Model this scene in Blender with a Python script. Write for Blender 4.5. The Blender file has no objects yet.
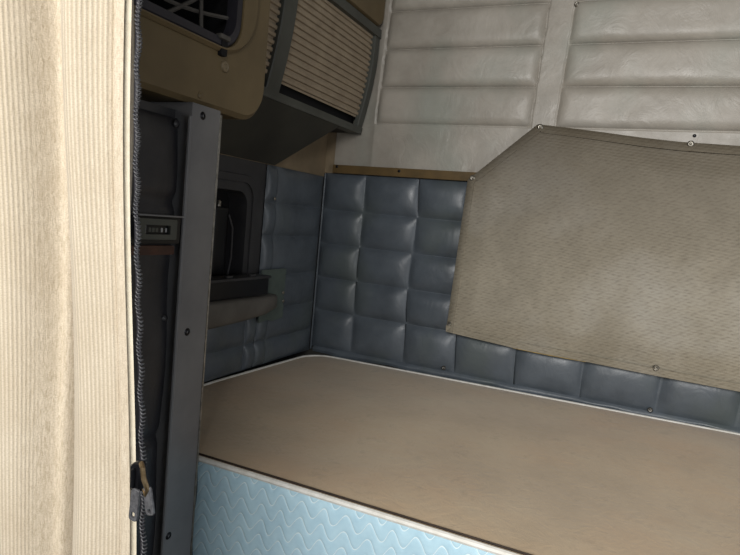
import bpy, bmesh, math, random
from mathutils import Vector, Matrix
random.seed(7)
C = bpy.context.scene.collection
H = 1.2                      # camera height above the cab floor; all z below are relative to the camera
PI = math.pi

# ------------------------------------------------------------------ materials
def lin(h):
    h = h.lstrip('#')
    v = [int(h[i:i+2], 16)/255 for i in (0, 2, 4)]
    return tuple(c/12.92 if c <= .04045 else ((c+.055)/1.055)**2.4 for c in v) + (1.0,)

class NT:
    def __init__(s, name):
        s.m = bpy.data.materials.new(name); s.m.use_nodes = True
        s.t = s.m.node_tree; s.b = s.t.nodes['Principled BSDF']
        s.co = s.n('ShaderNodeTexCoord')
    def n(s, typ, **kw):
        x = s.t.nodes.new(typ)
        for k, v in kw.items(): setattr(x, k, v)
        return x
    def l(s, a, b): s.t.links.new(a, b)
    def noise(s, scale, detail=4, rough=.6, co='Object', stretch=None, dist=0):
        x = s.n('ShaderNodeTexNoise'); x.inputs['Scale'].default_value = scale
        x.inputs['Detail'].default_value = detail; x.inputs['Roughness'].default_value = rough
        x.inputs['Distortion'].default_value = dist
        src = s.co.outputs[co]
        if stretch:
            mp = s.n('ShaderNodeMapping'); mp.inputs['Scale'].default_value = stretch
            s.l(src, mp.inputs['Vector']); src = mp.outputs[0]
        s.l(src, x.inputs['Vector']); return x.outputs['Fac']
    def ramp(s, fac, stops):
        r = s.n('ShaderNodeValToRGB'); e = r.color_ramp.elements
        while len(e) < len(stops): e.new(.5)
        for q, (p, c) in zip(e, stops): q.position = p; q.color = c if len(c) == 4 else (*c, 1)
        s.l(fac, r.inputs[0]); return r.outputs[0]
    def mix(s, a, b, fac, mode='MIX'):
        x = s.n('ShaderNodeMix', data_type='RGBA', blend_type=mode)
        for sock, v in ((x.inputs[0], fac), (x.inputs[6], a), (x.inputs[7], b)):
            if hasattr(v, 'links'): s.l(v, sock)
            else: sock.default_value = v
        return x.outputs[2]
    def math(s, op, a, b=None, c=None):
        x = s.n('ShaderNodeMath', operation=op)
        for i, v in enumerate((a, b, c)):
            if v is None: continue
            if hasattr(v, 'links'): s.l(v, x.inputs[i])
            else: x.inputs[i].default_value = v
        return x.outputs[0]
    def bump(s, h, strength, dist=.002, prev=None):
        x = s.n('ShaderNodeBump'); x.inputs['Strength'].default_value = strength
        x.inputs['Distance'].default_value = dist; s.l(h, x.inputs['Height'])
        if prev is not None: s.l(prev, x.inputs['Normal'])
        return x.outputs[0]
    def uv(s):
        x = s.n('ShaderNodeSeparateXYZ'); s.l(s.co.outputs['UV'], x.inputs[0])
        return x.outputs[0], x.outputs[1]
    def done(s, col=None, rough=.6, normal=None, spec=.5, metal=0, sheen=0):
        b = s.b.inputs
        if col is not None:
            if hasattr(col, 'links'): s.l(col, b['Base Color'])
            else: b['Base Color'].default_value = col
        if hasattr(rough, 'links'): s.l(rough, b['Roughness'])
        else: b['Roughness'].default_value = rough
        b['Specular IOR Level'].default_value = spec; b['Metallic'].default_value = metal
        if sheen: b['Sheen Weight'].default_value = sheen
        if normal is not None: s.l(normal, b['Normal'])
        return s.m

def plain(name, a, b=None, scale=30, rough=.55, bump=.1, bscale=400, spec=.4, metal=0, lo=.35, hi=.65, sheen=0, bdist=.001):
    t = NT(name)
    col = t.ramp(t.noise(scale), [(lo, lin(a)), (hi, lin(b or a))])
    nm = t.bump(t.noise(bscale, 3), bump, bdist) if bump else None
    return t.done(col, rough, nm, spec, metal, sheen)

M = {}
def vinyl(name, base, dark, tint, rough=.42, scale=9, crease=.5, spec=.5):
    t = NT(name)
    c = t.ramp(t.noise(scale, 6, .65), [(.3, lin(dark)), (.68, lin(base))])
    c = t.mix(c, lin(tint), t.ramp(t.noise(scale*.6, 3, .5, stretch=(1, 1.3, .8)), [(.5, (0, 0, 0)), (.7, (.6, .6, .6))]))
    r = t.ramp(t.noise(scale*2.2, 4), [(.3, (rough-.08,)*3), (.7, (rough+.12,)*3)])
    g = t.bump(t.noise(900, 2), .12, .0006)                    # leather grain
    w = t.bump(t.noise(17, 6, .62, stretch=(1, 1, .8), dist=1.2), crease, .0045, g)
    return t.done(c, r, w, spec)
M['blue_vinyl'] = vinyl('quilted_blue_grey_vinyl', '#5b636b', '#4b5259', '#555d5b', .38, 12, .35)
M['grey_vinyl'] = vinyl('pale_grey_vinyl', '#aba59b', '#938d83', '#939990', .40, 8, .5)
M['dark_vinyl'] = vinyl('dark_grey_vinyl', '#313135', '#232327', '#2c2c30', .42, 14, .4)
M['patch_vinyl'] = vinyl('greenish_vinyl', '#59655f', '#4c5653', '#59655f', .5, 20, .3)
M['beige_plastic'] = plain('beige_moulded_plastic', '#6f6045', '#60533b', 7, .5, .15, 700)
M['beige_liner'] = plain('beige_liner', '#8c7d66', '#7a6c57', 10, .75, .25, 500, .25)
M['brown_trim'] = plain('brown_trim', '#6b5737', '#5a4a30', 16, .5, .15, 300)
M['dark_plastic'] = plain('dark_grey_plastic', '#3f3f41', '#333335', 9, .48, .2, 600)
M['frame_plastic'] = plain('cabinet_frame_plastic', '#4e504b', '#42443f', 9, .5, .15, 600)
M['under_plastic'] = plain('cabinet_base_plastic', '#3d3c35', '#33322d', 9, .6, .15, 600)
M['black'] = plain('black_plastic', '#131315', '#0d0d10', 20, .4, .1, 500)
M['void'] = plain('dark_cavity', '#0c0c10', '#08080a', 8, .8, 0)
M['pillar'] = plain('grey_painted_metal', '#757576', '#6a6a6c', 12, .42, .08, 500, .5)
M['rubber'] = plain('dark_rubber', '#302f36', '#25242a', 20, .5, .1, 400)
M['cord'] = plain('grey_cord', '#55524e', '#484541', 60, .8, .3, 900)
M['screw'] = plain('dark_screw', '#232326', '#17171a', 80, .35, 0, metal=.6)
M['steel'] = plain('nickel_snap', '#a39e94', '#7d7970', 90, .38, 0, metal=.9)
M['dark_steel'] = plain('dulled_steel_snap', '#6f6d69', '#55534f', 90, .35, 0, metal=.8)
M['bronze'] = plain('bronze_metal', '#b09a78', '#7e6a4c', 120, .3, 0, metal=.9)
M['zipgrey'] = plain('grey_zip_metal', '#6b6b6e', '#4e4e51', 300, .45, 0, metal=.4)
M['white_piping'] = plain('white_piping', '#eeece6', '#dbd8cf', 50, .6, .2, 900)
M['gap_shadow'] = plain('dark_brown_gap_shadow', '#3b2f27', '#2d241e', 50, .7, .2, 900)  # colour of the painted shadow line beside the mattress piping
M['floor'] = plain('grey_floor_mat', '#3b3a38', '#2f2e2c', 12, .8, .3, 300)
M['shell'] = plain('cab_shell', '#4c4a46', '#42403c', 6, .8, .1, 300)
M['headliner'] = plain('grey_headliner', '#8a857c', '#7c776f', 6, .85, .1, 300)
M['ledge'] = plain('grey_ledge_vinyl', '#66635e', '#595651', 14, .55, .2, 500)
M['redbrown'] = plain('red_brown_strip', '#4f3327', '#3c271f', 30, .6, .1, 400)
M['beige_button'] = plain('beige_screw_plug', '#7d7059', '#6f634e', 40, .4, 0)
M['digit'] = plain('grey_marking', '#a9aaaa', '#95969a', 40, .5, 0)
M['yellow'] = plain('yellowed_edge', '#b39a5f', '#96825a', 60, .8, .2, 900)

# tambour slats
t = NT('beige_tambour'); M['slat'] = t.done(t.ramp(t.noise(25, 5), [(.3, lin('#8d7f6c')), (.7, lin('#a0927d'))]), .55, t.bump(t.noise(500, 2), .1, .0006), .4)

# mattress top : worn taupe velour
t = NT('taupe_velour')
c = t.ramp(t.noise(5, 6, .68), [(.28, lin('#b29e82')), (.5, lin('#c2ad8f')), (.75, lin('#ccba9c'))])
c = t.mix(c, lin('#c6a27c'), t.ramp(t.noise(3.1, 4, .6), [(.46, (0, 0, 0)), (.72, (.55, .55, .55))]))
c = t.mix(c, lin('#6d5d4f'), t.ramp(t.noise(20, 8, .78, dist=.3), [(.54, (0, 0, 0)), (.82, (.5, .5, .5))]))
nm = t.bump(t.noise(650, 3), .35, .001); nm = t.bump(t.noise(26, 5, .6, dist=2.2), .4, .004, nm)
M['velour'] = t.done(c, .85, nm, .2, sheen=.25)

# light blue quilted border with stitched waves (uv in metres)
t = NT('light_blue_quilted_cloth')
u, v = t.uv()
wob = t.math('MULTIPLY', t.noise(25, 2, co='UV'), .006)
sx = t.math('SINE', t.math('MULTIPLY', t.math('ADD', u, t.math('MULTIPLY', t.noise(9, 2, co='UV'), .02)), 2*PI/.037))
saw = t.math('MULTIPLY', sx, .0105)
row = t.math('FRACT', t.math('DIVIDE', t.math('ADD', t.math('ADD', v, saw), wob), .0245))
d = t.math('ABSOLUTE', t.math('SUBTRACT', row, .5))             # .5 on the stitch line
line = t.ramp(d, [(.455, (0, 0, 0)), (.478, (1, 1, 1))])
pf = t.math('SUBTRACT', 1.0, t.math('POWER', t.math('MULTIPLY', d, 2.0), 4.0))
c = t.ramp(t.noise(40, 4, co='UV'), [(.3, lin('#b0d2e2')), (.7, lin('#c0dfec'))])
c = t.mix(c, lin('#e6f6fa'), t.math('MULTIPLY', line, .9))
nm = t.bump(t.noise(260, 3), .15, .001); nm = t.bump(pf, .3, .003, nm)
M['blue_quilt'] = t.done(c, .5, nm, .35, sheen=.2)

# woven mesh window cover
t = NT('taupe_woven_mesh')
def wave(t, mode, dirn, scale, dist, rot, dscale=1.5):
    w = t.n('ShaderNodeTexWave', wave_type='BANDS', bands_direction=dirn)
    w.inputs['Scale'].default_value = scale; w.inputs['Distortion'].default_value = dist
    w.inputs['Detail'].default_value = 2; w.inputs['Detail Scale'].default_value = dscale
    mp = t.n('ShaderNodeMapping'); mp.inputs['Rotation'].default_value = (0, 0, rot)
    t.l(t.co.outputs['UV'], mp.inputs['Vector']); t.l(mp.outputs[0], w.inputs['Vector'])
    return w.outputs['Fac']
u_, v_ = t.uv()
w1 = wave(t, 0, 'X', 34, 1.6, math.radians(56)); w2 = wave(t, 0, 'Y', 46, 1.0, math.radians(6))
w3 = wave(t, 0, 'X', 85, .6, math.radians(4))
c = t.ramp(t.noise(5, 5, .65, co='UV'), [(.3, lin('#8b8474')), (.7, lin('#a69e8d'))])
c = t.mix(c, lin('#b3b0a8'), t.ramp(t.noise(3, 3, co='UV'), [(.5, (0, 0, 0)), (.72, (.6, .6, .6))]))
top_shade = t.ramp(t.math('ADD', v_, t.math('MULTIPLY', t.noise(4, 4, co='UV'), .22)), [(.0, (0, 0, 0)), (.42, (1, 1, 1))])
c = t.mix(c, lin('#4c4335'), t.math('MULTIPLY', top_shade, .85))  # shading put into the colour: darker brown towards the top of the cover
fleck = t.ramp(t.noise(120, 3, co='UV', stretch=(.5, 1.6, 1)), [(.42, (0, 0, 0)), (.62, (1, 1, 1))])
c = t.mix(c, lin('#54493c'), t.math('MULTIPLY', t.math('MULTIPLY', t.math('ADD', t.math('MULTIPLY', w1, .6), t.math('MULTIPLY', w2, .4)), fleck), .42))
hgt = t.math('ADD', t.math('MULTIPLY', w2, .5), t.math('ADD', t.math('MULTIPLY', w3, .3), t.math('MULTIPLY', w1, .5)))
nm = t.bump(hgt, .35, .0015); nm = t.bump(t.noise(7, 4, co='UV'), .25, .01, nm)
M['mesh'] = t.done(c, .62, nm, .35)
M['mesh_hem'] = plain('taupe_hem_tape', '#94866f', '#857762', 60, .7, .35, 500)

# ribbed curtain (u = arc length, v = height)
t = NT('cream_ribbed_cloth')
u, v = t.uv()
rib = t.math('SINE', t.math('MULTIPLY', t.math('ADD', u, t.math('MULTIPLY', t.noise(3, 1, co='UV'), .002)), 2*PI/.0040))
fold = t.ramp(u, [(.0, (.35, .35, .35)), (.012, (.35, .35, .35)), (.018, (1, 1, 1)), (.08, (1, 1, 1)), (.10, (.1, .1, .1)), (.245, (.1, .1, .1)), (.27, (1, 1, 1)), (1, (1, 1, 1))])
ribs = t.math('MULTIPLY', rib, fold)
c = t.ramp(t.noise(14, 5, .65, co='UV'), [(.3, lin('#c8bba6')), (.7, lin('#d4c9b6'))])
gap = t.math('MULTIPLY', t.math('SUBTRACT', .5, t.math('MULTIPLY', ribs, .5)), t.math('MULTIPLY', fold, .5))
c = t.mix(c, lin('#95886f'), gap)
fuzz = t.noise(160, 4, .7, co='UV', stretch=(2.2, .5, 1), dist=1.5)
fold_shade = t.math('SUBTRACT', 1.0, fold)
c = t.mix(c, lin('#a1927a'), t.math('MULTIPLY', t.ramp(fuzz, [(.4, (0, 0, 0)), (.7, (1, 1, 1))]), t.math('ADD', t.math('MULTIPLY', fold_shade, .62), .22)))  # fuzz tint, stronger in the fold to paint its shade into the cloth
grain = t.noise(900, 2, .5, co='UV', stretch=(.5, 1, 1))
c = t.mix(c, lin('#8f8270'), t.math('MULTIPLY', t.ramp(grain, [(.45, (0, 0, 0)), (.7, (1, 1, 1))]), .35))
nm = t.bump(ribs, .3, .0012); nm = t.bump(fuzz, .35, .002, nm)
M['curtain'] = t.done(c, .9, nm, .15, sheen=.2)
M['hem_cloth'] = plain('pale_hem_cloth', '#e6dcc6', '#d6cab2', 60, .9, .4, 700, .15)

# ------------------------------------------------------------------ mesh helpers
class MB:
    def __init__(s): s.v = []; s.f = []; s.uv = None
    def add(s, vs, fs, uvs=None):
        o = len(s.v); s.v += [tuple(p) for p in vs]; s.f += [tuple(i+o for i in f) for f in fs]
        if uvs is not None:
            if s.uv is None: s.uv = [(0, 0)]*o
            s.uv += list(uvs)
        elif s.uv is not None: s.uv += [(0, 0)]*len(vs)
        return s
    def grid(s, us, vs, fn, flip=False, uvf=None):
        P = [fn(a, b) for b in vs for a in us]; n = len(us)
        F = [(j*n+i, j*n+i+1, (j+1)*n+i+1, (j+1)*n+i) for j in range(len(vs)-1) for i in range(n-1)]
        if flip: F = [f[::-1] for f in F]
        return s.add(P, F, [(uvf(a, b) if uvf else (a, b)) for b in vs for a in us])
    def bm(s, b):
        b.verts.index_update()
        return s.add([v.co[:] for v in b.verts], [[v.index for v in f.verts] for f in b.faces])
    def box(s, lo, hi, bev=.003, seg=2):
        b = bmesh.new(); bmesh.ops.create_cube(b, size=1)
        for v in b.verts:
            v.co = [lo[i] + (v.co[i]+.5)*(hi[i]-lo[i]) for i in range(3)]
        if bev: bmesh.ops.bevel(b, geom=b.edges[:], offset=bev, segments=seg, affect='EDGES', profile=.6)
        s.bm(b); b.free(); return s
    def tube(s, pts, r, n=8, cap=True):
        pts = [Vector(p) for p in pts]; rings = []; k = len(pts); ref = None
        for i, p in enumerate(pts):
            d = (pts[min(i+1, k-1)]-pts[max(i-1, 0)]).normalized()
            if ref is None: ref = d.orthogonal().normalized()
            a = (ref-d*ref.dot(d)).normalized(); ref = a; c = d.cross(a)
            rr = r[i] if isinstance(r, (list, tuple)) else r
            rings.append([p+(a*math.cos(q*2*PI/n)+c*math.sin(q*2*PI/n))*rr for q in range(n)])
        V = [q for g in rings for q in g]
        F = [(i*n+j, i*n+(j+1) % n, (i+1)*n+(j+1) % n, (i+1)*n+j) for i in range(k-1) for j in range(n)]
        if cap: F += [tuple(range(n))[::-1], tuple((k-1)*n+j for j in range(n))]
        return s.add(V, F)
    def dome(s, c, nrm, prof, n=18):
        """prof: [(radius, height)] along nrm"""
        c = Vector(c); z = Vector(nrm).normalized(); a = z.orthogonal().normalized(); b = z.cross(a)
        V = []; F = []
        for (r, h) in prof:
            V += [c+z*h+(a*math.cos(q*2*PI/n)+b*math.sin(q*2*PI/n))*r for q in range(n)]
        for i in range(len(prof)-1):
            F += [(i*n+j, i*n+(j+1) % n, (i+1)*n+(j+1) % n, (i+1)*n+j) for j in range(n)]
        F.append(tuple((len(prof)-1)*n+j for j in range(n)))
        return s.add(V, F)
    def plate(s, outer, inner, th, mp, bev=.0):
        """flat plate: outline loop(s) in (a,b), thickness th along c (front at c=0, back at c=-th), mp(a,b,c)->xyz.
        inner = loop with the same count as outer -> a hole"""
        n = len(outer)
        ca = sum(p[0] for p in outer)/n; cb = sum(p[1] for p in outer)/n
        def sh(l, o):
            if not o: return l
            return [(p[0]-(p[0]-ca)*o/max(1e-6, math.hypot(p[0]-ca, p[1]-cb)), p[1]-(p[1]-cb)*o/max(1e-6, math.hypot(p[0]-ca, p[1]-cb))) for p in l]
        V = []; loops = []
        def loop(l, c):
            loops.append(len(V)); V.extend(mp(a, b, c) for a, b in l)
        loop(sh(outer, bev), 0)
        loop(outer, -bev if bev else -th*.02); loop(outer, -th)
        F = []
        def br(i, j): F.extend((loops[i]+k, loops[j]+k, loops[j]+(k+1) % n, loops[i]+(k+1) % n) for k in range(n))
        br(0, 1); br(1, 2)
        if inner:
            loop(inner, 0); loop(inner, -th)
            br(3, 0); br(4, 3); br(2, 4)
        else:
            F.append(tuple(loops[0]+k for k in range(n))); F.append(tuple(loops[2]+k for k in range(n))[::-1])
        return s.add(V, F)

def rrect(a0, b0, a1, b1, r, n=8):
    """rounded rectangle loop; r = single radius or 4 (bottom-left, bottom-right, top-right, top-left)"""
    if not isinstance(r, (list, tuple)): r = (r,)*4
    out = []
    for (cx, cy, q, rr) in ((a0+r[0], b0+r[0], 2, r[0]), (a1-r[1], b0+r[1], 3, r[1]), (a1-r[2], b1-r[2], 0, r[2]), (a0+r[3], b1-r[3], 1, r[3])):
        for i in range(n+1):
            w = q*PI/2+i*PI/2/n
            out.append((cx+rr*math.cos(w), cy+rr*math.sin(w)))
    return out

def lsp(a, b, n): return [a+(b-a)*i/(n-1) for i in range(n)]
def smooth(me, ang=40):
    me.polygons.foreach_set('use_smooth', [True]*len(me.polygons))
    try: me.set_sharp_from_angle(angle=math.radians(ang))
    except Exception: pass

def obj(name, mb, mat, parent=None, ang=40, recalc=True, label=None):
    V = [Vector((p[0], p[1], p[2]+H)) for p in mb.v]
    if parent is not None:
        off = Vector(parent['_o'])
    else:
        off = Vector(((min(v.x for v in V)+max(v.x for v in V))/2, (min(v.y for v in V)+max(v.y for v in V))/2, min(v.z for v in V)))
    me = bpy.data.meshes.new(name)
    me.from_pydata([v-off for v in V], [], mb.f)
    if mb.uv is not None:
        l = me.uv_layers.new(name='UVMap')
        for lp in me.loops: l.data[lp.index].uv = mb.uv[lp.vertex_index]
    if recalc:
        b = bmesh.new(); b.from_mesh(me); bmesh.ops.recalc_face_normals(b, faces=b.faces[:]); b.to_mesh(me); b.free()
    me.materials.append(M[mat] if isinstance(mat, str) else mat)
    smooth(me, ang)
    o = bpy.data.objects.new(name, me); C.objects.link(o)
    if parent is not None:
        o.parent = parent; o['_o'] = list(off)      # children share the parent's frame
    else:
        o.location = off; o['_o'] = list(off)
    if label: o['label'] = label
    return o
def tag(o, label, cat, group=None):
    o['label'] = label; o['category'] = cat; o['kind'] = 'thing'
    if group: o['group'] = group
    return o
def thing(name, label, cat, loc, group=None):
    o = bpy.data.objects.new(name, None); C.objects.link(o)
    o.location = (loc[0], loc[1], loc[2]+H); o['_o'] = list(o.location); o.empty_display_size = .05
    return tag(o, label, cat, group)
def struct(name, mb, mat, **k):
    o = obj(name, mb, mat, **k); o['kind'] = 'structure'; return o

def rep(name, mb_at_origin, mat, parent, spots):
    """same small part repeated: one mesh, copies of the object"""
    first = None
    for p in spots:
        if first is None:
            me = obj(name, mb_at_origin, mat, None)
            first = me
            me.parent = parent; o = me
        else:
            o = first.copy(); C.objects.link(o); o.parent = parent
        w = Vector((p[0], p[1], p[2]+H)); o.location = w-Vector(parent['_o'])
    return first
def centred(mb):      # makes obj() keep the part's own origin at its local zero
    c = [((min(v[i] for v in mb.v)+max(v[i] for v in mb.v))/2) for i in range(2)]+[min(v[2] for v in mb.v)]
    mb.v = [(v[0]-c[0], v[1]-c[1], v[2]-c[2]) for v in mb.v]; return mb
SNAP = [(.0078, 0), (.0078, .0012), (.0062, .003), (.0052, .0034), (.0048, .0024), (.0034, .0022), (.003, .0042), (.0012, .0056)]
SCREW = [(.0075, 0), (.0078, .0012), (.006, .0034), (.003, .0042), (.0026, .0018), (.001, .0016)]
def stud(nrm, prof=SNAP, k=1.0): return centred(MB().dome((0, 0, 0), nrm, [(r*k, h*k) for r, h in prof], 16))

YB = 1.600      # upholstered back plane
XL = -.890      # side wall plane
S = .890/.870

# ------------------------------------------------------------------ setting
fl = MB().box((-1.05, -1.2, -H-.06), (1.15, 1.66, -H), 0)
fl.box((-.93, .80, -H), (1.15, 1.66, -.643), .004)
struct('floor', fl, 'floor')
struct('wall_back', MB().box((-1.05, YB+.012, -H), (1.15, 1.66, .86), 0), 'shell')
struct('wall_left', MB().box((-1.05, .40, -H), (XL-.060, YB+.012, .86), 0), 'shell')
struct('ceiling', MB().box((-1.05, .30, .80), (1.15, YB+.012, .86), 0), 'headliner')

# ------------------------------------------------------------------ puffed upholstery
def puff(s, p): return max(0.0, 1-abs(2*s-1)**p)
def cell(x, seams):
    for i in range(len(seams)-1):
        if seams[i] <= x <= seams[i+1]: return i, (x-seams[i])/(seams[i+1]-seams[i])
    return (0, 0.0) if x < seams[0] else (len(seams)-2, 1.0)
def samples(seams, n):
    out = []
    for i in range(len(seams)-1):
        for k in range(n):
            q = k/n; q = .5-.5*math.cos(PI*q)            # denser at the seams
            out.append(seams[i]+(seams[i+1]-seams[i])*q)
    return out+[seams[-1]]
ZR = [-.399, -.284, -.184, -.082, .0195, .128]

# back quilted panel
q = thing('quilted_wall_panel', 'blue-grey vinyl quilted wall panel along the back of the bunk, above the mattress', 'wall panel', (0, YB, -.42))
XS = [-.884, -.752, -.586, -.432, -.265, -.094, .083, .250, .418, .586, .754, .92]
rnd = {(i, j): random.uniform(.8, 1.15) for i in range(14) for j in range(8)}
def qb(x, z):
    i, s = cell(x, XS); j, t_ = cell(z, ZR)
    h = .017*rnd[(i, j)]*puff(s, 4.8)*puff(t_, 3.4)
    pin = .006*math.exp(-((x-XS[i])**2+(z-ZR[j])**2)/.0006) if j else 0
    return (x+.004*math.sin(z*17+i)*(1 if 0 < i else 0), YB-.002-h+pin*.3, z)
mb = MB().grid(samples(XS, 14), samples(ZR, 12), qb)
obj('padded_cover', mb, 'blue_vinyl', q, 180)
# hem along the bottom, held by snaps
def hem(x, z):
    w = .006*math.sin(x*19)+.005*math.sin(x*43+1)
    f = (z+.397)/-.019
    return (x, YB-.003-.0045*math.sin(PI*min(1, f*1.1))-abs(w)*f*.6, z-.003*math.sin(x*23)*f)
obj('bottom_hem', MB().grid(lsp(-.875, .92, 150), lsp(-.397, -.416, 8), hem), 'blue_vinyl', q, 180)
rep('snap', stud((0, -1, .2), SNAP, .8), 'dark_steel', q, [(-.456, 1.586, -.393), (.068, 1.586, -.398), (.36, 1.586, -.400)])
obj('corner_welt', MB().tube([(XL+.0055, YB-.0055, z) for z in lsp(.126, -.408, 16)], .0030), 'blue_vinyl', q, label='thin raised welt down the corner seam')

# side quilted panel (left end of the bunk)
sp = thing('quilted_wall_panel', 'narrower dark blue quilted vinyl panel on the left end wall, beside the dark recess', 'wall panel', (XL, 1.4, -.42))
YS = [1.294, 1.341, 1.590]
def side(ys, zs, A, seed):
    rr = random.Random(seed); k = {(i, j): rr.uniform(.85, 1.1) for i in range(9) for j in range(9)}
    def fn(y, z):
        i, s = cell(y, ys); j, t_ = cell(z, zs)
        return (XL+.002+A*k[(i, j)]*puff(s, 5)*puff(t_, 3.0), y, z)
    return MB().grid(samples(ys, 12), samples(zs, 12), fn)
obj('padded_cover', side(YS, [-.412, -.345, -.262, -.170, -.064, .022, .116], .014, 3), 'blue_vinyl', sp, 180)
obj('padded_cover', side([.80, .95, 1.10, 1.25, 1.292], [-.412, -.345, -.2635], .012, 5), 'blue_vinyl', sp, 180)
# vinyl patch with pinked edge by the ledge
pts = [(1.325, -.155), (1.405, -.150)]
zz = lsp(-.152, -.288, 15)
out = [(1.282, -.152)]+[(1.395+.004*(i % 2), z) for i, z in enumerate(zz)]+[(1.345, -.292), (1.325, -.286), (1.284, -.290)]
obj('mended_flap', MB().plate(out, None, .003, lambda a, b, c: (XL+.019+c, a, b)), 'patch_vinyl', sp, label='greenish vinyl flap with a frayed edge')
rep('snap', stud((1, 0, 0), SNAP, .6), 'steel', sp, [(XL+.017, 1.320, .027), (XL+.022, 1.388, -.222), (XL+.022, 1.392, -.246)])

# ------------------------------------------------------------------ upper padded panel
up = thing('padded_wall_panel', 'pale grey vinyl upper wall panel with horizontal padded channels', 'wall panel', (0, YB, .153))
ZC = [.274+.1036*i for i in range(6)]
XC = [-.735, -.297, -.238, .50, .56, .95]
def upf(x, z):
    lean = .015*(z-.27)/.35                              # channel edges lean slightly with height
    h = .010 if x > -.735 else .004+.006*max(0, 1+(x+.735)/.02)
    xs = x-lean
    for a, b in ((XC[0], XC[1]), (XC[2], XC[3]), (XC[4], XC[5])):
        if a <= xs <= b and z >= ZC[0]:
            j, t_ = cell(z, ZC); s = (xs-a)/(b-a); w = b-a
            e = min(xs-a, b-xs)
            h = .000+.019*(1-math.exp(-e/.009))*(puff(t_, 6)**.7)+.002*math.sin(x*14+j*2)*puff(t_, 2)
            break
    return (x, YB-.002-h, z)
us = []
for a, b, n in ((-.858, -.745, 8), (-.745, -.70, 16), (-.70, -.33, 30), (-.33, -.20, 52), (-.20, .45, 40), (.45, .60, 24), (.60, .95, 14)):
    us += lsp(a, b, n)[:-1]
us.append(.95)
vs = lsp(.153, .262, 6)[:-1]+lsp(.262, .282, 10)[:-1]
for i in range(5):
    vs += [ZC[i]+(ZC[i+1]-ZC[i])*(.5-.5*math.cos(PI*k/16)) for k in range(16) if ZC[i]+(ZC[i+1]-ZC[i])*(.5-.5*math.cos(PI*k/16)) > .282]
vs.append(.7919)
obj('padded_cover', MB().grid(us, vs, upf), 'grey_vinyl', up, 180)
rep('snap', stud((0, -1, 0), SNAP, .8), 'steel', up, [(-.219, 1.586, .569), (.36, 1.586, .52)])
rep('screw_hole', stud((0, -1, 0), SCREW, .5), 'screw', up, [(.079, 1.586, .260)])

# brown trim strip between the two panels
bt = thing('trim_strip', 'narrow brown trim strip between the pale upper panel and the blue quilting', 'trim', (-.3, 1.59, .129))
obj('strip', MB().box((-.856, 1.582, .1285), (.95, 1.5995, .1528), .002), 'brown_trim', bt)
rep('screw', stud((0, -1, 0), SCREW, .55), 'screw', bt, [(-.842, 1.581, .143), (-.644, 1.581, .140), (-.853+.02, 1.581, .133)][:2])

# ------------------------------------------------------------------ window cover
wc = thing('window_cover', 'taupe woven cloth cover with cut-off corner, snapped over the window in the back wall', 'cover', (0, 1.56, -.30))
top = [(-.437, .129), (-.273, .277), (-.200, .270), (-.125, .262), (-.03, .251), (.05, .244), (.17, .239), (.40, .236), (.62, .238), (.86, .26)]
bot = [(-.452, -.279), (-.264, -.292), (-.094, -.295), (.069, -.300), (.241, -.303), (.50, -.305), (.86, -.306)]
def interp(tb, x):
    if x <= tb[0][0]: return tb[0][1]
    for (a, b), (c, d) in zip(tb, tb[1:]):
        if a <= x <= c: return b+(d-b)*(x-a)/(c-a)
    return tb[-1][1]
def cov(x, v):
    f = 1-v
    xx = x
    if x < -.436: zt = interp(top, -.437)
    zt, zb = interp(top, x), interp(bot, x)
    z = zt+(zb-zt)*v
    # left border slants
    lx = -.437+(-.452+.437)*min(1, max(0, (.129-z)/.41))
    k = max(0, (x+.437)); xx = lx+k
    edge = min(1, 8*min(v, 1-v, (x+.437)*1.6+.02))
    y = 1.560-.016*edge-.004*math.sin(x*9+z*5)*edge-.003*math.sin(z*21-x*6)*edge
    y += .010*math.exp(-((v)/.10)**2)*edge*(math.sin(x*9+1.0))
    return (xx, y, z)
xs_ = [-.437, -.434, -.430]+lsp(-.425, .86, 110)
vs_ = [0, .006, .015, .03]+lsp(.05, .95, 44)+[.97, .985, .994, 1]
cm = MB().grid(xs_, vs_, cov, uvf=lambda x, v: (cov(x, v)[0], cov(x, v)[2]))
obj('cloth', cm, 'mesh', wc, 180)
# hem tape following the border
def off(loop, d):
    n = len(loop); o = []
    for i in range(n):
        a, b, c = loop[max(i-1, 0)], loop[i], loop[min(i+1, n-1)]
        tx, tz = c[0]-a[0], c[1]-a[1]; l = math.hypot(tx, tz)
        o.append((b[0]-tz/l*d*-1, b[1]+tx/l*d*-1))
    return o
def dense(l, n):
    o = []
    for p, r in zip(l, l[1:]): o += [(p[0]+(r[0]-p[0])*k/n, p[1]+(r[1]-p[1])*k/n) for k in range(n)]
    return o+[l[-1]]
bord = dense([(-.452, -.279), (-.437, .129), (-.273, .277)]+top[2:], 6)
inn = off(bord, .020)
def yc(x): return 1.554
hm = MB()
V = []; F = []
for a, b in zip(bord, inn): V += [(a[0]-.001, 1.5600, a[1]+.001), (a[0], 1.5562, a[1]), (b[0], 1.5495, b[1]), (b[0], 1.5525, b[1])]
n = len(bord)
for i in range(n-1): F += [(i*4+k, i*4+k+1, i*4+5+k, i*4+4+k) for k in range(3)]
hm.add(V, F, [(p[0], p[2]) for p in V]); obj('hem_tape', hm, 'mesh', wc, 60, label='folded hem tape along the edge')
hb = MB(); V = []; F = []
bl = dense(bot, 6)
for a in bl: V += [(a[0], 1.5610, a[1]-.0015), (a[0], 1.5562, a[1]-.001), (a[0], 1.5512, a[1]+.017), (a[0], 1.5540, a[1]+.018)]
for i in range(len(bl)-1): F += [(i*4+k, i*4+k+1, i*4+5+k, i*4+4+k) for k in range(3)]
hb.add(V, F, [(p[0], p[2]) for p in V]); obj('hem_tape', hb, 'mesh', wc, 60)
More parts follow.
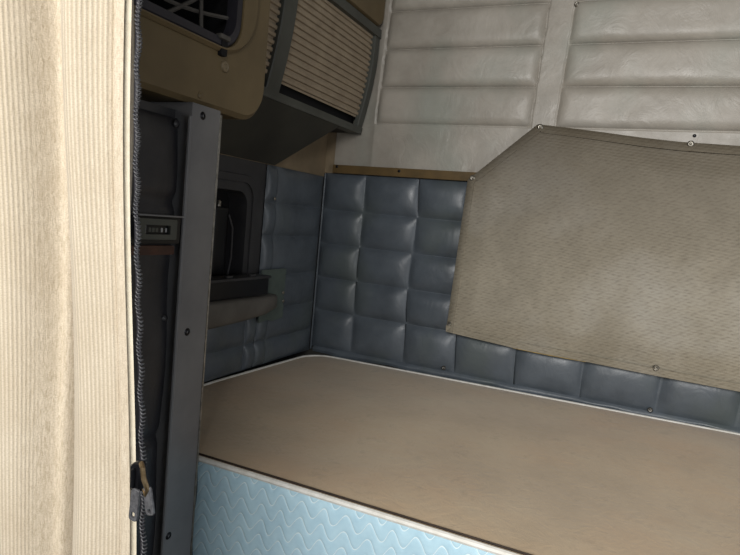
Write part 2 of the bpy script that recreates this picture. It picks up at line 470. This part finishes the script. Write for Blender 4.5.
obj('frayed_edge', MB().tube([(x, 1.559, interp(bot, x)-.002) for x in lsp(-.27, -.09, 14)], [.0006+.0012*math.sin(PI*i/13) for i in range(14)], 6), 'yellow', wc, label='yellowed frayed edge')
rep('snap', stud((0, -1, 0)), 'steel', wc, [(-.424, 1.552, .127), (-.266, 1.552, .262), (.072, 1.552, .232), (-.441, 1.552, -.266), (.066, 1.551, -.290), (.40, 1.551, -.292), (.45, 1.552, .228)])

# ------------------------------------------------------------------ mattress
mt = thing('mattress', 'bunk mattress with worn taupe top, white piping and light blue quilted side', 'mattress', (0, 1.19, -.642))
YF, YK, XR, XM = .7785, 1.578, .93, -.886
def tz(x, y): return -.419+.012*max(0, min(1, (y-.80)/.75))*max(0, min(1, (x+.85)/1.1))
def outline():
    r1 = .075
    pts = []
    for x in lsp(XR, XM+.012, 60): pts.append((x, YF))
    for i in range(1, 7):
        w = -PI/2-i*PI/12; pts.append((XM+.012+.012*math.cos(w), YF+.012+.012*math.sin(w)))
    for y in lsp(YF+.03, YK-r1, 24): pts.append((XM+.022*max(0, (y-1.15)/.45), y))
    xl = XM+.022*max(0, (YK-r1-1.15)/.45)
    for i in range(1, 9):
        w = PI-i*PI/16; pts.append((xl+r1+r1*math.cos(w), YK-r1+r1*math.sin(w)))
    for x in lsp(xl+r1+.02, XR, 60): pts.append((x, YK))
    return pts
OL = outline()
# top: fan of rings shrinking to the middle gives a soft crowned sheet
def topz(x, y, e):
    return tz(x, y)+.003*(1-math.exp(-e/.02))+.0022*math.sin(x*9+y*4)*min(1, e*8)+.0016*math.sin(x*3.3-y*13)*min(1, e*8)
mb = MB()
nx, ny = 120, 60
def leftx(y):
    xl = XM+.022*max(0, (y-1.15)/.45)
    if y > YK-.075: dy = y-(YK-.075); xl += .075-math.sqrt(max(0, .075**2-dy**2))
    return xl
def tf(s, t_):
    y = YF+.002+(YK-YF-.004)*t_; xl = leftx(y)+.002; x = xl+(XR-xl)*s
    return (x, y, topz(x, y, min(y-YF, x-xl, YK-y)))
mb.grid([0, .002, .005, .01]+lsp(.018, 1, nx), [0, .004, .01, .02]+lsp(.035, .96, ny)+[.975, .985, .993, .997, 1], tf)
obj('top_cover', mb, 'velour', mt, 180)
# border all round, bulging gently
V = []; F = []; U = []
zs = [0, -.008, -.03, -.07, -.11, -.15, -.19, -.214, -.221]
acc = 0
for i, (x, y) in enumerate(OL):
    if i: acc += math.hypot(x-OL[i-1][0], y-OL[i-1][1])
    a, b = OL[max(i-1, 0)], OL[min(i+1, len(OL)-1)]
    tx, ty = b[0]-a[0], b[1]-a[1]; l = math.hypot(tx, ty); nx_, ny_ = -ty/l, tx/l
    front = 1 if y < YF+.001 else 0
    for k, z in enumerate(zs):
        o = .006*math.sin(PI*k/(len(zs)-1))*front
        V.append((x, y-o, tz(x, y)+z if k == 0 else -.419+z)); U.append((acc, z))
m_ = len(zs)
for i in range(len(OL)-1): F += [(i*m_+k, (i+1)*m_+k, (i+1)*m_+k+1, i*m_+k+1) for k in range(m_-1)]
obj('quilted_side', MB().add(V, F, U), 'blue_quilt', mt, 180, label='light blue side quilted in wavy stitches')
obj('piping', MB().tube([(x, y-(.001 if y < YF+.001 else 0), tz(x, y)-.001) for x, y in OL], .0048, 8), 'white_piping', mt, label='white piping along the top edge')
obj('gap_shadow_line', MB().tube([(x+.002, YF+.005, topz(x, YF+.005, .005)+.0032) for x in lsp(XM+.01, XR, 60)], .0018, 6), 'gap_shadow', mt, label='dark line put in for the gap shadow beside the piping')  # shadow in the gap beside the piping, built as a dark tube

# ------------------------------------------------------------------ side wall: upper liner, recess panel, ledge, tray, upright
obj_l = struct('trim_1', MB().box((XL-.06, 1.15, .1165), (XL+.001, YB+.010, .30), .001).box((XL-.059, YB-.004, .1285), (-.857, YB+.011, .30), .001), 'beige_liner')

rp = thing('recess_panel', 'dark grey moulded plastic panel with rounded recess, behind the metal pillar', 'panel', (XL, 1.1, -.27))
mp = lambda a, b, c: (XL+.002+c, a, b)
outer = rrect(.80, -.262, 1.290, .116, .004, 8); inner = rrect(.86, -.225, 1.222, .040, (.01, .01, .035, .02), 8)
obj('panel_face', MB().plate(outer, inner, .06, mp), 'dark_plastic', rp)
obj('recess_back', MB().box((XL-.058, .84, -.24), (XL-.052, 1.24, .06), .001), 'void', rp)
o2 = rrect(.83, -.255, 1.258, .080, (.01, .01, .05, .03), 8); i2 = rrect(.845, -.24, 1.240, .062, (.01, .01, .04, .03), 8)
obj('raised_rim', MB().plate(o2, i2, .004, lambda a, b, c: (XL+.0065+c, a, b), .002), 'dark_plastic', rp)

ub = thing('upright_handle', 'tall narrow black handle standing in the dark recess on the left end wall', 'handle', (XL-.02, 1.17, -.17))
obj('grip', MB().box((XL-.05, 1.120, -.168), (XL-.012, 1.175, .000), .010, 3), 'black', ub)
obj('edge_highlight', MB().tube([(XL-.010, 1.178, -.165), (XL-.006, 1.182, -.12), (XL-.006, 1.180, -.05), (XL-.012, 1.170, -.018)], .003, 8), 'dark_plastic', ub)  # lighter rail painted in as the highlight down the grip's right side
obj('highlight_dot', MB().dome((XL-.022, 1.143, -.002), (0, 0, 1), [(.006, 0), (.006, .012), (.003, .016)], 12), 'steel', ub)  # bright stud put in for a small highlight at the top

lg = MB()
prof = []
Lp = [(.80, -.208, -.268, .055), (1.00, -.208, -.266, .055), (1.15, -.210, -.262, .053), (1.25, -.2125, -.257, .047), (1.305, -.2140, -.250, .036), (1.330, -.216, -.243, .020), (1.340, -.222, -.236, .004)]
V = []; F = []
for (y, zt, zb, d) in Lp:
    r = min(.006, d*.3, (zt-zb)*.3)
    x0, x1 = XL+.0205, XL+.0205+d
    V += [(x0, y, zb), (x1-r, y, zb), (x1, y, zb+r), (x1, y, zt-r), (x1-r, y, zt), (x0, y, zt)]
for i in range(len(Lp)-1): F += [(i*6+k, i*6+(k+1) % 6, (i+1)*6+(k+1) % 6, (i+1)*6+k) for k in range(6)]
F += [tuple(range(6)), tuple((len(Lp)-1)*6+k for k in range(6))]
lg.add(V, F)
tag(obj('side_ledge', lg, 'ledge', None, 50), 'grey padded ledge with tapered end on the left end wall above the mattress', 'ledge')

tr = thing('storage_tray', 'low black tray sitting on the grey ledge inside the recess', 'tray', (XL+.03, 1.15, -.208))
obj('tray_body', MB().box((XL+.016, .98, -.2075), (XL+.060, 1.255, -.166), .003), 'black', tr)
obj('tray_lip', MB().box((XL+.012, .975, -.1665), (XL+.064, 1.260, -.160), .002), 'dark_plastic', tr)
rep('clip', centred(MB().box((0, 0, 0), (.008, .022, .006), .002)), 'dark_plastic', tr, [(XL+.055, 1.10, -.160), (XL+.055, 1.19, -.160)])

# ------------------------------------------------------------------ pillar and side padding
pl = thing('door_pillar', 'tall grey painted metal pillar with black screws between curtain and bunk', 'pillar', (-.7, .742, -H))
pm = MB().box((-.886, .7005, -H), (-.618, .7655, .1468), .003)
obj('cover_plate', pm, 'pillar', pl)
obj('edge_bead', MB().tube([(-.6195, .6985, z) for z in lsp(.126, -H+.01, 30)], .0032, 8), 'pillar', pl)
obj('edge_bead', MB().tube([(-.6188, .7662, z) for z in lsp(.14, -H+.01, 30)], .0022, 8), 'steel', pl, label='bright bead put in for the highlight on the metal edge')  # edge highlight put into a brighter steel bead
rep('screw', stud((1, 0, 0), SCREW, .9), 'screw', pl, [(-.6182, .724, .124), (-.6182, .721, -.204), (-.6182, .709, -.529)])

obj('edge_strip', MB().tube([(-.6215+.002*math.sin(z*50), .7685, z) for z in lsp(-.44, -.66, 40)], .0028, 6), 'rubber', pl, label='dark fuzzy strip on the rear edge')

dp = thing('side_lining', 'dark padded vinyl side lining between the curtain and the grey pillar', 'lining', (-.7, .58, -H))
def dpf(y, z):
    e = min(.700-y, .122-z); h = .010*(1-math.exp(-max(0, e)/.008))
    h += .005*math.sin((z+.05)*24)*math.exp(-((y-.66)/.05)**2)
    h -= .007*math.exp(-((z+.0)/.010)**2)+.005*math.exp(-((z+.36)/.01)**2)
    return (-.641+h, y, z)
obj('padded_cover', MB().grid(lsp(.50, .66, 24)+lsp(.667, .6985, 16), lsp(.122, .07, 18)[:-1]+lsp(.07, -.6, 120)+lsp(-.61, -H, 12), dpf), 'dark_vinyl', dp, 180)
obj('backing', MB().box((-.886, .50, -H), (-.6480, .6995, .135), .002), 'dark_plastic', dp)
rep('button', stud((1, 0, 0), [(.006, 0), (.006, .003), (.004, .005), (.001, .006)]), 'dark_vinyl', dp, [(-.632, .686, .106), (-.632, .686, -.180)])

# gauge with grey bezel on the dark panel
gx = -.633
gp = lambda a, b, c: (gx+.020+c, a, b)
gg = thing('counter_gauge', 'small black gauge with grey bezel and thin window on the dark side panel', 'gauge', (gx, .645, -.062))
obj('housing', MB().plate(rrect(.598, -.0615, .694, -.0225, .004), None, .020, lambda a, b, c: (gx+.014+c, a, b), .002), 'black', gg)
obj('bezel', MB().plate(rrect(.604, -.055, .680, -.0255, .003), rrect(.619, -.0475, .666, -.0345, .001), .008, gp, .001), 'frame_plastic', gg)
obj('window', MB().box((gx+.013, .617, -.049), (gx+.0155, .668, -.033), .0005), 'black', gg)
obj('top_flange', MB().box((gx+.002, .600, -.0225), (gx+.022, .690, -.0200), .0008), 'pillar', gg)
for i, (a, w) in enumerate(((.6215, .0018), (.628, .005), (.6345, .005), (.641, .005), (.6515, .0035), (.660, .003))):
    obj('window_mark', MB().box((gx+.0150, a, -.0445 if w > .002 else -.0465), (gx+.0162, a+w, -.0385 if w > .002 else -.0355), .0004), 'digit' if i > 3 or i == 0 else 'frame_plastic', gg)
tag(obj('reflector_strip', MB().plate(rrect(.600, -.0775, .688, -.0640, .003), None, .016, lambda a, b, c: (gx+.010+c, a, b), .001), 'redbrown'), 'dull red-brown strip just under the small gauge on the dark panel', 'strip')

# ------------------------------------------------------------------ beige overhead locker above the pillar
ol = thing('overhead_locker', 'beige moulded plastic overhead locker with netted opening above the grey pillar', 'locker', (-.75, .66, .147))
bx = -.6285
bp = lambda a, b, c: (bx+c, a, b)
NQ = 10
outer = rrect(.50, .1475, .893, .70, (.01, .055, .03, .01), NQ)
inner = rrect(.545, .2495, .800, .62, (.03, .042, .05, .03), NQ)
obj('locker_body', MB().plate(outer, inner, .012, bp, .008).plate(outer, rrect(.520, .17, .873, .68, (.01, .045, .03, .01), NQ), .243, lambda a, b, c: (bx-.012+c, a, b), .0), 'beige_plastic', ol)
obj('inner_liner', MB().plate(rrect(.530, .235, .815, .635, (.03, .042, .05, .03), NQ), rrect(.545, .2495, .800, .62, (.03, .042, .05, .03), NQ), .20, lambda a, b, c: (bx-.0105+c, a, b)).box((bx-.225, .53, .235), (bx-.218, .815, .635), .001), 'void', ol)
obj('rubber_rim', MB().plate(rrect(.538, .243, .807, .628, (.034, .048, .056, .034), NQ), rrect(.549, .2565, .793, .613, (.026, .036, .044, .026), NQ), .02, lambda a, b, c: (bx+.006+c, a, b), .003), 'rubber', ol)
obj('moulded_lip', MB().plate(rrect(.530, .2360, .848, .665, (.036, .085, .07, .04), NQ), rrect(.5375, .2425, .8085, .629, (.034, .048, .056, .034), NQ), .014, lambda a, b, c: (bx+.0075+c, a, b), .005), 'beige_plastic', ol)
net = MB()
for a, b in (((.80, .345), (.55, .31)), ((.80, .298), (.60, .280)), ((.64, .246), (.80, .36)), ((.735, .246), (.735, .62)), ((.56, .40), (.80, .45)), ((.60, .246), (.56, .6))):
    net.tube([(bx-.012-.010*math.sin(PI*k/8), a[0]+(b[0]-a[0])*k/8, a[1]+(b[1]-a[1])*k/8-.006*math.sin(PI*k/8)) for k in range(9)], .0032, 6)
obj('cord_net', net, 'cord', ol, label='grey elastic cords crossed over the opening')
obj('notch', MB().plate(rrect(.760, .230, .774, .254, .003), None, .012, lambda a, b, c: (bx+.0072+c, a, b)), 'void', ol)
obj('clip', MB().box((bx, .752, .253), (bx+.012, .776, .261), .003), 'cord', ol)
rep('screw_plug', stud((1, 0, 0), [(.009, 0), (.0092, .002), (.0075, .0045), (.004, .0052), (.0032, .004)]), 'beige_button', ol, [(bx+.0012, .778, .208)])
rep('moulding_nub', stud((1, 0, 0), [(.006, 0), (.005, .004), (.002, .006)]), 'beige_plastic', ol, [(bx, .727, .1555)])

# ------------------------------------------------------------------ tambour cabinet
tc = thing('tambour_cabinet', 'cabinet with beige ribbed roller doors and dark grey frame, high on the left end wall', 'cabinet', (-.83, 1.2, .235))
def px(z):         # curved front profile: x as a function of z
    k = (z-.25)/.27
    return -.778+.034*math.sin(min(1.15, max(0, k))*PI*.58)
def band(y0, y1, z0, z1, o, th, n=14, bev=.002):
    m = MB(); V = []; F = []
    for z in lsp(z0, z1, n):
        x = px(z)+o
        V += [(x-th, y0, z), (x-bev, y0, z), (x, y0+bev, z), (x, y1-bev, z), (x-bev, y1, z), (x-th, y1, z)]
    for i in range(n-1): F += [(i*6+k, i*6+(k+1) % 6, (i+1)*6+(k+1) % 6, (i+1)*6+k) for k in range(6)]
    F += [tuple(range(6)), tuple((n-1)*6+k for k in range(6))]
    return m.add(V, F)
NS = 15
def ribs(y0, y1):
    m = MB(); z0, z1 = .286, .512; V = []; F = []
    zs = []; hs = []
    p = (z1-z0)/NS
    for i in range(NS):
        for f, h in ((0, -.0042), (.32, -.0042), (.36, -.001), (.40, .0010), (.62, .0014), (.86, .0010), (.95, -.001), (.98, -.0042)):
            zs.append(z0+(i+f)*p); hs.append(h)
    return m.grid([y0, y1], list(range(len(zs))), lambda y, k: (px(zs[k])-.008+hs[k], y, zs[k]))
for a, b in ((1.148, 1.562), (.902, 1.108)):
    obj('roller_door', ribs(a, b), 'slat', tc, 35, label='beige ribbed roller door')
obj('frame_post', band(1.102, 1.152, .252, .518, .002, .014), 'frame_plastic', tc)
obj('frame_post', band(1.556, 1.586, .256, .518, .002, .014), 'frame_plastic', tc)
obj('frame_post', band(.8985, .930, .252, .518, .002, .014), 'frame_plastic', tc)
obj('top_rail', band(.8985, 1.587, .510, .534, .006, .03), 'frame_plastic', tc)
obj('bottom_rail', band(.8985, 1.586, .243, .261, .005, .03), 'frame_plastic', tc)
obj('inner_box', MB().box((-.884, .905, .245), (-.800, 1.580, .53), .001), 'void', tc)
# sloping underside to the wall
A, B = (-.776, .8985, .243), (-.776, 1.455, .243)
E_, C_ = (XL+.004, 1.325, .1175), (XL+.004, .8985, .1175)
ud = MB(); ud.add([A, B, E_, C_, (A[0], A[1], .249), (B[0], B[1], .249), (E_[0], E_[1], .249), (C_[0], C_[1], .249)],
       [(0, 1, 2, 3), (0, 4, 5, 1), (1, 5, 6, 2), (2, 6, 7, 3), (3, 7, 4, 0), (4, 7, 6, 5)])
obj('sloped_underside', ud, 'under_plastic', tc, 20)

# beige locker above the tambour cabinet
tag(obj('upper_locker', MB().plate(rrect(1.05, .5375, 1.588, .78, (.005, .032, .02, .005)), None, .15, lambda a, b, c: (-.735+c, a, b), .006), 'beige_plastic'), 'brown-beige locker with rounded corner directly above the ribbed roller door', 'locker')

# ------------------------------------------------------------------ curtain
ct = thing('curtain', 'cream ribbed cloth curtain with dark zip edge hanging in the left foreground', 'curtain', (-.5, .4, -.9))
def prof(x):
    y = .400
    y += .075*math.exp(-((x+.4975)/.0085)**2)
    y -= .016*math.exp(-((x+.462)/.022)**2)
    y -= .030*math.exp(-((x+.555)/.030)**2)
    y += .020*math.exp(-((x+.520)/.012)**2)
    y += .022*math.exp(-((x+.62)/.012)**2)
    y += .010*math.exp(-((x+.407)/.006)**2)
    y += .004*math.exp(-((x+.4285)/.0018)**2)
    return y
XX = lsp(-.4165, -.660, 170); UU = [0]
for a, b in zip(XX, XX[1:]): UU.append(UU[-1]+math.hypot(b-a, prof(b)-prof(a)))
def cf(i, z):
    x = XX[i]; k = (z+.07)
    amp = 1+.25*math.sin(z*6+.5)
    return (x-.0757*k, .400+(prof(x)-.400)*amp+.004*math.sin(z*9+x*20), z)
obj('cloth', MB().grid(list(range(170)), lsp(.785, -.92, 90), cf, uvf=lambda i, z: (UU[i], z)), 'curtain', ct, 180)
def edge(z): return (-.4165-.0757*(z+.07), .400+.010+.004*math.sin(z*9-8.2), z)
def strip(o0, o1, y0, th):
    m = MB(); V = []; F = []
    Z = lsp(.785, -.92, 90)
    for z in Z:
        e = edge(z); V += [(e[0]+o0, e[1]+y0, z), (e[0]+(o0+o1)/2, e[1]+y0-th, z), (e[0]+o1, e[1]+y0, z), ((e[0]+(o0+o1)/2), e[1]+y0+th, z)]
    for i in range(len(Z)-1): F += [(i*4+k, i*4+(k+1) % 4, (i+1)*4+(k+1) % 4, (i+1)*4+k) for k in range(4)]
    return m.add(V, F)
obj('hem', strip(-.008, .0015, -.003, .003), 'hem_cloth', ct, 60, label='pale turned hem')
obj('zipper_tape', strip(.000, .0045, .003, .0012), 'rubber', ct, 60)
coil = []
nz = 2000
for i in range(nz):
    z = .40-(.40+.58)*i/nz; e = edge(z); w = i/nz*.98/.0036*2*PI
    sc = .0016*math.sin(z*2*PI/.042)
    coil.append((e[0]+.0050+sc+.0018*math.cos(w), e[1]+.002+.0024*math.sin(w), z+.0006*math.sin(w*2)))
obj('zipper_coil', MB().tube(coil, .0007, 5), 'zipgrey', ct, 180, label='grey zip teeth')
# zip slider with two pulls
zy = .392
def fr(ox, oz, ang, y):
    ca, sa = math.cos(ang), math.sin(ang)
    return lambda a, b, c: (ox+a*ca-b*sa, y-c, oz+a*sa+b*ca)
sl = obj('zipper_slider', MB().plate([(-.0055, -.026), (-.004, -.0275), (.003, -.0275), (.0048, -.026), (.0055, -.012), (.0062, -.002), (.005, .001), (-.002, .0), (-.0058, -.003), (-.0062, -.012)], None, .007, fr(-.3850, -.234, math.radians(2), zy), .0015)
         .plate([(-.0022, -.023), (.0010, -.023), (.0014, -.012), (.0010, -.004), (-.0018, -.005), (-.0026, -.012)], None, .003, fr(-.3850, -.234, math.radians(2), zy-.003), .001), 'screw', ct)
obj('pull_tab', MB().plate(rrect(-.0048, -.026, .0048, .004, .003, 4), rrect(-.0024, -.0225, .0020, -.0175, .001, 4), .0022, fr(-.3800, -.260, math.radians(-3), zy-.003), .0006), 'zipgrey', sl)
bail = [(-.3865, zy-.001, -.236), (-.383, zy-.005, -.2315), (-.3795, zy-.007, -.234), (-.3775, zy-.007, -.243), (-.3735, zy-.006, -.252), (-.3755, zy-.005, -.258), (-.3790, zy-.004, -.2535)]
obj('bail', MB().tube([(a+.0105, b, c+.002) for a, b, c in bail], .0022, 8), 'bronze', sl, label='bronze wire loop')
obj('pull_tab', MB().plate(rrect(-.0045, -.022, .0045, .003, .0025, 4), rrect(-.0020, -.0195, .0016, -.0160, .001, 4), .0022, fr(-.3640, -.2515, math.radians(14), zy-.006), .0006), 'zipgrey', sl)

# ------------------------------------------------------------------ light
w = bpy.data.worlds.new('World'); bpy.context.scene.world = w; w.use_nodes = True
bg = w.node_tree.nodes['Background']; bg.inputs[0].default_value = lin('#c9d4e2'); bg.inputs[1].default_value = .13
def area(name, loc, tgt, sx, sy, power, col):
    d = bpy.data.lights.new(name, 'AREA'); d.shape = 'RECTANGLE'; d.size = sx; d.size_y = sy; d.energy = power; d.color = col
    o = bpy.data.objects.new(name, d); C.objects.link(o); o.location = (loc[0], loc[1], loc[2]+H)
    o.rotation_euler = (Vector(tgt)-Vector(loc)).to_track_quat('-Z', 'Y').to_euler(); return o
area('windshield_light', (.05, -1.1, .50), (.1, 1.4, -.15), 1.1, .6, 41, (1, .985, .96))
area('driver_window_light', (-.85, -.75, .40), (-.2, 1.0, -.10), .6, .5, 10, (1, .94, .85))
area('passenger_window_light', (1.35, .05, -.05), (-.5, 1.5, -.1), .45, .45, 7, (.97, .98, 1))

# ------------------------------------------------------------------ camera
cd = bpy.data.cameras.new('camera'); cam = bpy.data.objects.new('camera', cd); C.objects.link(cam)
cd.sensor_width = 36; cd.lens = 600/740*36; cd.clip_start = .02
r = Vector((0.90633, 0.412019, 0.093843)); u = Vector((-0.124397, 0.047909, 0.991075)); f = Vector((-0.403846, 0.909915, -0.094676))
cam.matrix_world = Matrix(((r.x, u.x, -f.x, 0), (r.y, u.y, -f.y, 0), (r.z, u.z, -f.z, H), (0, 0, 0, 1)))
sc = bpy.context.scene; sc.camera = cam
sc.view_settings.view_transform = 'Standard'; sc.view_settings.look = 'None'; sc.view_settings.exposure = 0
for o in sc.objects:
    if '_o' in o: del o['_o']
